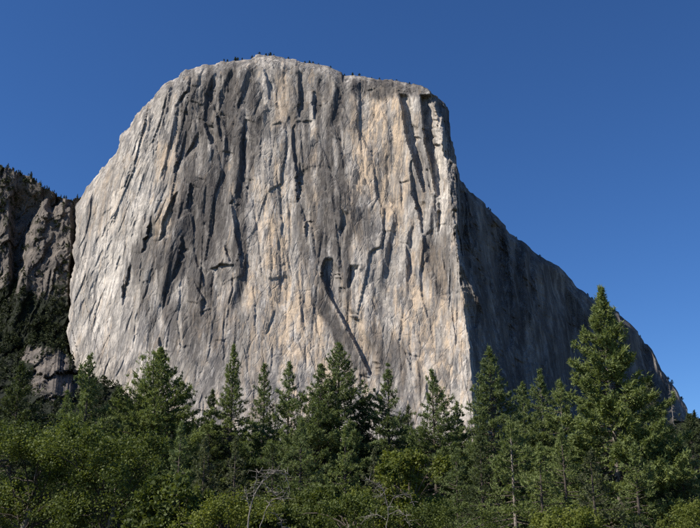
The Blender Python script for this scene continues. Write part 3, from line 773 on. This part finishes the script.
#    name, px, py, Y, half-width px, foliage, options, label
TREES = [
    ('ponderosa_pine', 600, 291, 112, 58, 'pine', dict(base=.08, cone=0.85, gappy=.06, tuft=0.50, lift=.6, lumpy=.16, dens=1.25, bark_m='bark_pale'), 'tallest and broadest pine, standing at the right and rising above the cliff skyline'),
    ('pointed_fir', 490, 349, 140, 40, 'fir', dict(base=.05, cone=1.00, gappy=.08, tuft=0.40, lift=.2, lumpy=.15, dens=1.3), 'dense pyramid shaped conifer with sharp tip just right of the sunlit face'),
    ('tall_conifer', 339, 345, 150, 42, 'fir', dict(base=.05, cone=0.95, gappy=.14, tuft=0.42, dens=1.25), 'tall spired conifer at the picture centre below the diagonal ramp'),
    ('tall_conifer', 321, 366, 148, 40, 'fir', dict(base=.05, cone=0.85, gappy=.12, tuft=0.44, dens=1.2), 'broad conifer touching the left side of the central spire'),
    ('tall_conifer', 234, 346, 152, 24, 'pine', dict(base=.05, cone=0.85, gappy=.14, tuft=0.40, dens=1.2, lumpy=.25), 'tall slim sunlit conifer left of centre with narrow pointed top'),
    ('tall_conifer', 160, 351, 135, 46, 'pine', dict(base=.05, cone=0.70, gappy=.12, tuft=0.44, dens=1.3, tops=3, lift=.5), 'broad bushy conifer with several tops at left of the cliff foot'),
    ('tall_conifer', 91, 355, 128, 27, 'fir', dict(base=.08, cone=0.70, gappy=.26, tuft=0.44, lumpy=.45), 'ragged narrow conifer at the lower left corner of the pale wall'),
    ('dark_conifer', 118, 388, 165, 24, 'deep', dict(base=.05, cone=0.70, gappy=.1, tuft=0.48), 'short dark conifer between the ragged one and the bushy many-topped one'),
    ('dark_conifer', 211, 392, 150, 20, 'deep', dict(base=.05, cone=0.75, gappy=.2, tuft=0.44, lumpy=.4), 'narrow dark conifer at left of the tall slim sunlit one'),
    ('tall_conifer', 265, 365, 158, 20, 'fir', dict(base=.08, cone=0.62, gappy=.30, tuft=0.44, lumpy=.45), 'slender gappy conifer right of the tall slim sunlit one'),
    ('tall_conifer', 289, 364, 155, 26, 'fir', dict(base=.1, cone=0.70, gappy=.36, tuft=0.44, lumpy=.5, lift=.5), 'open branched conifer left of the central pair with rock showing through'),
    ('dark_conifer', 363, 399, 150, 17, 'deep', dict(base=.03, cone=0.60, gappy=.02, tuft=0.40, dens=1.4, lumpy=.12), 'small nearly black conifer right of the central spire'),
    ('tall_conifer', 388, 365, 152, 24, 'fir', dict(base=.1, cone=0.60, gappy=.44, tuft=0.44, lumpy=.55, lift=.45), 'sparse conifer with layered gappy branches right of the nearly black one'),
    ('tall_conifer', 408, 407, 170, 22, 'grey', dict(base=.05, cone=0.85, gappy=.22, tuft=0.44), 'small grey-green conifer between the two gappy ones under the sunlit wall'),
    ('tall_conifer', 433, 372, 148, 36, 'fir', dict(base=.06, cone=0.85, gappy=.32, tuft=0.44, lumpy=.5, lift=.4), 'wide layered conifer left of the dense pyramid shaped one'),
    ('tall_conifer', 457, 404, 156, 20, 'fir', dict(base=.06, cone=0.85, gappy=.28, tuft=0.44), 'small conifer tucked between the layered and the pyramid shaped ones'),
    ('tall_conifer', 521, 384, 160, 26, 'fir', dict(base=.05, cone=0.85, gappy=.15, tuft=0.44), 'lower left one of the three conifers before the shaded wall'),
    ('tall_conifer', 540, 371, 156, 30, 'fir', dict(base=.05, cone=0.85, gappy=.16, tuft=0.44, bark_m='bark_pale'), 'middle and highest of the three conifers before the shaded wall'),
    ('bare_trunked_pine', 560, 382, 150, 22, 'pine', dict(base=.30, cone=0.60, gappy=.55, tuft=0.44, lumpy=.5, bark_m='bark_pale'), 'pine with pale bare trunk showing, right of the three before the shaded wall'),
    ('tall_conifer', 648, 380, 165, 30, 'grey', dict(base=.05, cone=0.85, gappy=.2, tuft=0.44), 'grey-green conifer right of the tallest pine, narrow tip'),
    ('dark_conifer', 688, 416, 150, 28, 'deep', dict(base=.03, cone=0.62, gappy=.12, tuft=0.44), 'dark conifer at the right edge of the picture'),
    ('dark_conifer', 22, 364, 118, 32, 'deep', dict(base=.05, cone=0.62, gappy=.2, tuft=0.48, lumpy=.45), 'dark conifer at the left edge in front of the ridge'),
    ('dark_conifer', 68, 392, 150, 20, 'fir', dict(base=.05, cone=0.70, gappy=.2, tuft=0.44, lumpy=.45), 'small conifer before the rock outcrop at lower left'),
    ('tall_conifer', 182, 424, 105, 30, 'fir', dict(base=.04, cone=0.85, gappy=.16, tuft=0.40), 'lower conifer standing in front of the bushy many-topped one on its right'),
    ('young_pine', 236, 438, 95, 24, 'grey', dict(base=.06, cone=0.55, gappy=.2, tuft=0.36, lumpy=.4, lift=.6), 'rounded pale olive young pine above the left foot of the arching dead tree'),
    ('tall_conifer', 510, 424, 96, 52, 'pine', dict(base=.03, cone=0.85, gappy=.18, tuft=0.40, lift=.35, dens=1.2, bark_m='bark_pale'), 'wide sunlit conifer low in front of the pyramid shaped one'),
    ('tall_conifer', 562, 432, 100, 46, 'pine', dict(base=.03, cone=0.70, gappy=.16, tuft=0.40, lift=.5, dens=1.2), 'full leafy conifer filling the space left of the tallest pine'),
    ('tall_conifer', 654, 412, 120, 38, 'fir', dict(base=.03, cone=0.75, gappy=.18, tuft=0.44), 'lower conifer overlapping the right side of the tallest pine'),
    ('tall_conifer', 456, 452, 120, 34, 'fir', dict(base=.03, cone=0.70, gappy=.2, tuft=0.40), 'low conifer beside the bright oak on its right'),
    ('tall_conifer', 300, 420, 118, 34, 'fir', dict(base=.03, cone=0.70, gappy=.15, tuft=0.40), 'low conifer in front of the open branched one near the dead tree'),
    ('tall_conifer', 206, 440, 98, 24, 'grey', dict(base=.03, cone=.8, gappy=.15, tuft=.4), 'low conifer right of the one before the bushy many-topped conifer'),
    ('tall_conifer', 274, 446, 104, 24, 'deep', dict(base=.03, cone=.8, gappy=.2, tuft=.4), 'low conifer rising behind the arching dead branches'),
    ('tall_conifer', 374, 450, 108, 22, 'grey', dict(base=.03, cone=.8, gappy=.2, tuft=.4), 'low conifer at the left side of the bright oak'),
    ('tall_conifer', 480, 438, 104, 30, 'deep', dict(base=.03, cone=.9, gappy=.12, tuft=.4), 'low dark green conifer left of the wide sunlit one'),
    ('tall_conifer', 537, 446, 92, 30, 'pine', dict(base=.03, cone=.85, gappy=.15, tuft=.4), 'low conifer between the wide sunlit and the full leafy ones'),
    ('tall_conifer', 590, 452, 88, 34, 'grey', dict(base=.03, cone=.8, gappy=.15, tuft=.4), 'low conifer under the left boughs of the tallest pine'),
    ('tall_conifer', 632, 446, 92, 34, 'pine', dict(base=.03, cone=.85, gappy=.15, tuft=.4), 'low conifer under the right boughs of the tallest pine'),
    ('tall_conifer', 678, 446, 108, 32, 'deep', dict(base=.03, cone=.8, gappy=.15, tuft=.4), 'low green conifer in front of the dark one at the right edge'),
    ('young_pine', 345, 428, 100, 26, 'pine', dict(base=.05, cone=0.60, gappy=.25, tuft=0.36, lumpy=.4, lift=.6), 'yellowish young pine below the central spire'),
]
for i, (nm, px, py, Yd, hw, mat, opt, lab) in enumerate(TREES):
    loc, H = spot(px, py, Yd)
    low = py >= 420
    rad = hw * Yd / F * (1.42 if hw > 50 and not low else 1.3 if low else 1.72)
    if low: opt['cone'] = 1.0; opt['tuft'] = opt['tuft'] * 0.85; opt['dens'] = 1.15
    put_tree(nm, conifer(H, rad, 500 + i, mat, **opt), loc, lab, 'tree', G1)

# conifers further back that close the gaps low down
fill = [conifer(24.0, 4.6, 900 + k, ('fir', 'deep', 'fir', 'pine')[k], base=.04, cone=0.75, gappy=.15, tuft=0.50, dens=.9) for k in range(4)]
frng = np.random.default_rng(5)
k = 0
for px in range(-40, 760, 19):
    Yd = frng.uniform(185, 260); x = px + frng.uniform(-8, 8)
    top = frng.uniform(424, 454)
    loc, H = spot(x, top, Yd)
    s = H / 24.0
    put_tree('background_conifer', fill[k % 4], loc, 'conifer in the shady wood behind the taller front trees', 'tree', 'conifers in the wood behind', frng.uniform(0, 6.28), (s, s, s)); k += 1

# dead snag on the right
def snag(loc, H, seed):
    rng = np.random.default_rng(seed)
    z = np.linspace(0, H, 10)
    tr = np.stack([0.06 * np.sin(z * .5), 0.05 * np.cos(z * .4), z], -1)
    e = bpy.data.objects.new('dead_conifer', None); col.objects.link(e); e.location = loc
    tag(e, 'bare grey dead conifer with short twigs near the right edge', 'tree')
    v, q = tubes([(tr, 0.26 * (1 - z / H) + 0.03)], 8); link('trunk', np_mesh('trunk', v, q, M['dead'], smooth_shade=True), e)
    ch = []
    for b in range(120):
        h = rng.uniform(0.3, 0.99); a = rng.uniform(0, 6.28); L = 2.6 * (1 - h) ** 0.7 * rng.uniform(.5, 1.1) + .2
        s = np.linspace(0, 1, 4)
        P = np.stack([math.cos(a) * L * s, math.sin(a) * L * s, h * H + L * (0.15 * s - .35 * s ** 2)], -1)
        ch.append((P, 0.05 * (1 - s) + 0.012))
    v, q = tubes(ch, 4); link('twigs', np_mesh('twigs', v, q, M['dead']), e)['kind'] = 'stuff'
loc, H = spot(669, 384, 170); snag(loc, H, 3)

# ------------------------------------------------------------------ broad-leaved trees and bushes
def broadleaf(H, rad, seed, mat, leaf=0.17, ncl=260, nlf=95, low=0.0, flat=0.8, clr=0.05):
    rng = np.random.default_rng(seed)
    # crown lobes, each an ellipsoid; clusters of leaves lie near their surfaces
    nl = 18
    lc = np.stack([rng.normal(0, 0.5, nl) * rad, rng.normal(0, 0.5, nl) * rad, H * rng.uniform(0.35, 0.93, nl)], -1)
    lr = rad * rng.uniform(0.16, 0.46, nl)
    lc[0] = [0, 0, H - lr[0] * flat]
    lc[:, 2] = np.minimum(lc[:, 2], H * 0.97 - lr * flat)
    lob = rng.integers(0, nl, ncl)
    d = rng.normal(0, 1, (ncl, 3)); d[:, 2] = d[:, 2] * 0.8 + 0.25; d /= np.linalg.norm(d, axis=1, keepdims=True)
    cc = lc[lob] + d * (lr[lob] * rng.uniform(0.55, 1.05, ncl))[:, None] * [1, 1, flat]
    # skirt down to the ground for bushes
    if low < 0.3:
        m_ = rng.random(ncl) < 0.35
        a = rng.uniform(0, 6.28, ncl); rr = rad * rng.uniform(0.6, 1.0, ncl)
        cc[m_] = np.stack([rr * np.cos(a), rr * np.sin(a), H * rng.uniform(0.05, 0.5, ncl)], -1)[m_]
    cc[:, 2] = np.clip(cc[:, 2], 0.3, H)
    cr = rad * clr * rng.uniform(0.5, 1.9, ncl) + 0.18
    c = np.repeat(cc, nlf, 0) + rng.normal(0, 0.6, (ncl * nlf, 3)) * np.repeat(cr, nlf)[:, None]
    n = len(c)
    nrm = rng.normal(0, 1, (n, 3)) + [0, 0, 0.7]; nrm /= np.linalg.norm(nrm, axis=1, keepdims=True)
    t = np.cross(nrm, rng.normal(0, 1, (n, 3))); t /= np.linalg.norm(t, axis=1, keepdims=True) + 1e-9
    b = np.cross(nrm, t)
    ln = (leaf * rng.uniform(0.7, 1.3, n))[:, None]
    V = np.stack([c - t * ln * .5, c + b * ln * .34, c + t * ln * .5, c - b * ln * .34], 1).reshape(-1, 3)
    var = np.clip(np.repeat(rng.normal(0.45, 0.22, ncl), nlf) + rng.normal(0, 0.16, n), 0, 1).repeat(4)
    crown = np_mesh('crown', V, np.arange(len(V)).reshape(-1, 4), M[mat], dict(var=var))
    zt = np.linspace(-0.3, H * 0.6, 7)
    tr = np.stack([0.2 * np.sin(zt + seed), 0.2 * np.cos(zt * 1.2), zt], -1)
    tv, tq = tubes([(tr, 0.035 * H * (1 - 0.7 * np.linspace(0, 1, 7)))], 8)
    trunk = np_mesh('trunk', tv, tq, M['bark_pale'], smooth_shade=True)
    ch = []
    for q in rng.choice(ncl, min(36, ncl), replace=False):
        z0 = rng.uniform(0.1, 0.6) * H * 0.9
        z0 = min(z0, cc[q, 2])
        p0 = np.array([np.interp(z0, zt, tr[:, 0]), np.interp(z0, zt, tr[:, 1]), z0])
        s = np.linspace(0, 1, 6)[:, None]
        P = p0 + (cc[q] - p0) * s + np.array([0, 0, 1]) * (0.12 * H * np.sin(s * 3.14)) * rng.uniform(-.3, 1) + rng.normal(0, 0.05 * rad * .6, (6, 3)) * np.sin(s * 3.14)
        ch.append((P, 0.06 * (1 - s[:, 0]) + 0.014))
    lv, lq = tubes(ch, 3)
    return trunk, np_mesh('limbs', lv, lq, M['bark'], smooth_shade=True), crown

G2 = 'leafy trees and bushes along the front'
BUSHES = [
    ('oak_tree', 40, 414, 58, 62, 'oak', dict(ncl=420, nlf=62, leaf=.17), 'large leafy green tree filling the lower left corner'),
    ('oak_tree', 118, 428, 56, 60, 'oak', dict(ncl=420, nlf=62, leaf=.17), 'leafy green tree under the ragged conifer, right of the corner tree'),
    ('oak_tree', -38, 408, 62, 60, 'oak', dict(ncl=260, nlf=80), 'leafy green tree cut by the left edge of the picture'),
    ('leafy_bush', 176, 474, 50, 44, 'oak', dict(ncl=260, nlf=60), 'leafy bush below the lower conifer at left'),
    ('leafy_bush', 224, 490, 46, 36, 'bright', dict(ncl=220, nlf=60), 'light green bush left of the dead tree foot'),
    ('leafy_bush', 318, 482, 64, 40, 'oak', dict(ncl=260, nlf=60), 'leafy bush right of the arching dead tree'),
    ('leafy_bush', 352, 494, 56, 38, 'oak', dict(ncl=220, nlf=60), 'leafy bush below the yellowish young pine'),
    ('bright_oak', 404, 447, 66, 33, 'bright', dict(ncl=300, nlf=75), 'bright yellow-green oak low at the picture centre right'),
    ('leafy_bush', 452, 500, 56, 40, 'oak', dict(ncl=220, nlf=60), 'dark leafy bush right of the bright oak'),
    ('leafy_bush', 572, 506, 62, 40, 'bright', dict(ncl=220, nlf=60), 'light green bush left of the tallest pine foot'),
    ('leafy_bush', 700, 500, 66, 34, 'bright', dict(ncl=200, nlf=60), 'green bush in the lower right corner'),
    ('leafy_bush', 280, 506, 58, 36, 'oak', dict(ncl=200, nlf=60), 'dark bush behind the arching dead branches'),
]
for i, (nm, px, py, Yd, hw, mat, opt, lab) in enumerate(BUSHES):
    loc, H = spot(px, py, Yd)
    opt.setdefault('leaf', (0.13, 0.2, 0.16, 0.24)[i % 4])
    put_tree(nm, broadleaf(H, hw * Yd / F, 700 + i, mat, **opt), loc, lab, 'bush' if 'bush' in nm else 'tree', G2)

# ------------------------------------------------------------------ bare arching dead tree and dead twigs
def bare_tree(lines, Yd, name, label, seed, thick=1.0):
    rng = np.random.default_rng(seed)
    e = bpy.data.objects.new(name, None); col.objects.link(e)
    f = at(lines[0][0][0], 536, Yd); e.location = (float(f[0]), Yd, -0.1)
    org = np.array(e.location)
    tag(e, label, 'tree')
    for j, ln in enumerate(lines):
        p = np.asarray(ln, float)
        off = 0 if j == 0 else rng.uniform(-0.6, 0.6)
        n = 18
        s = np.linspace(0, 1, len(p)); t = np.linspace(0, 1, n)
        xs, ys = np.interp(t, s, p[:, 0]), np.interp(t, s, p[:, 1])
        xs = xs + rng.normal(0, 0.35, n); ys = ys + rng.normal(0, 0.25, n)
        P = at(xs, ys, Yd + off * np.sin(t * 1.57) + 0.05 * rng.normal(0, 1, n)) - org
        r = (0.036 if j == 0 else 0.021) * thick
        v, q = tubes([(P, r * (1 - 0.82 * t) + 0.008)], 6)
        o = link('trunk' if j == 0 else 'branch', np_mesh('branch', v, q, M['dead'], smooth_shade=True), e)
        ch = []
        for _ in range(14):
            a = rng.uniform(0.3, 0.98); i = int(a * (n - 1)); d = rng.normal(0, 1, 3); d[2] = abs(d[2]) * .8 - .1; d /= np.linalg.norm(d)
            L = rng.uniform(.25, .8); ss = np.linspace(0, 1, 5)[:, None]
            ch.append((P[i] + d * L * ss + rng.normal(0, .05, (5, 3)) * ss - np.array([0, 0, .25]) * L * ss ** 2, 0.012 * (1 - ss[:, 0]) + 0.005))
        v, q = tubes(ch, 4); link('twigs', np_mesh('twigs', v, q, M['dead']), o)['kind'] = 'stuff'

bare_tree([[(248, 536), (249, 515), (252, 500), (258, 488), (265, 479), (275, 472), (284, 474), (289, 484), (290, 492)],
           [(254, 496), (254, 486), (258, 474), (263, 468)],
           [(262, 482), (266, 474), (274, 471), (284, 471), (292, 477)],
           [(250, 508), (247, 498), (245, 490)],
           [(258, 536), (263, 518), (268, 505), (274, 498), (284, 499), (288, 498)],
           [(266, 512), (274, 513), (280, 520), (283, 530)],
           [(266, 486), (272, 492), (277, 496), (284, 490)]], 44.0, 'dead_tree', 'bare pale dead tree with arching branches at the bottom centre left', 5)
bare_tree([[(386, 536), (388, 515), (387, 503), (382, 495), (376, 498)],
           [(388, 508), (394, 498), (402, 494), (410, 497), (414, 506)],
           [(387, 503), (384, 490), (376, 484), (366, 478)],
           [(388, 515), (398, 510), (406, 516), (410, 526)],
           [(386, 520), (378, 514), (368, 516), (360, 524)]], 50.0, 'dead_tree', 'tangle of bare grey-brown branches below the bright oak', 6, 0.6)
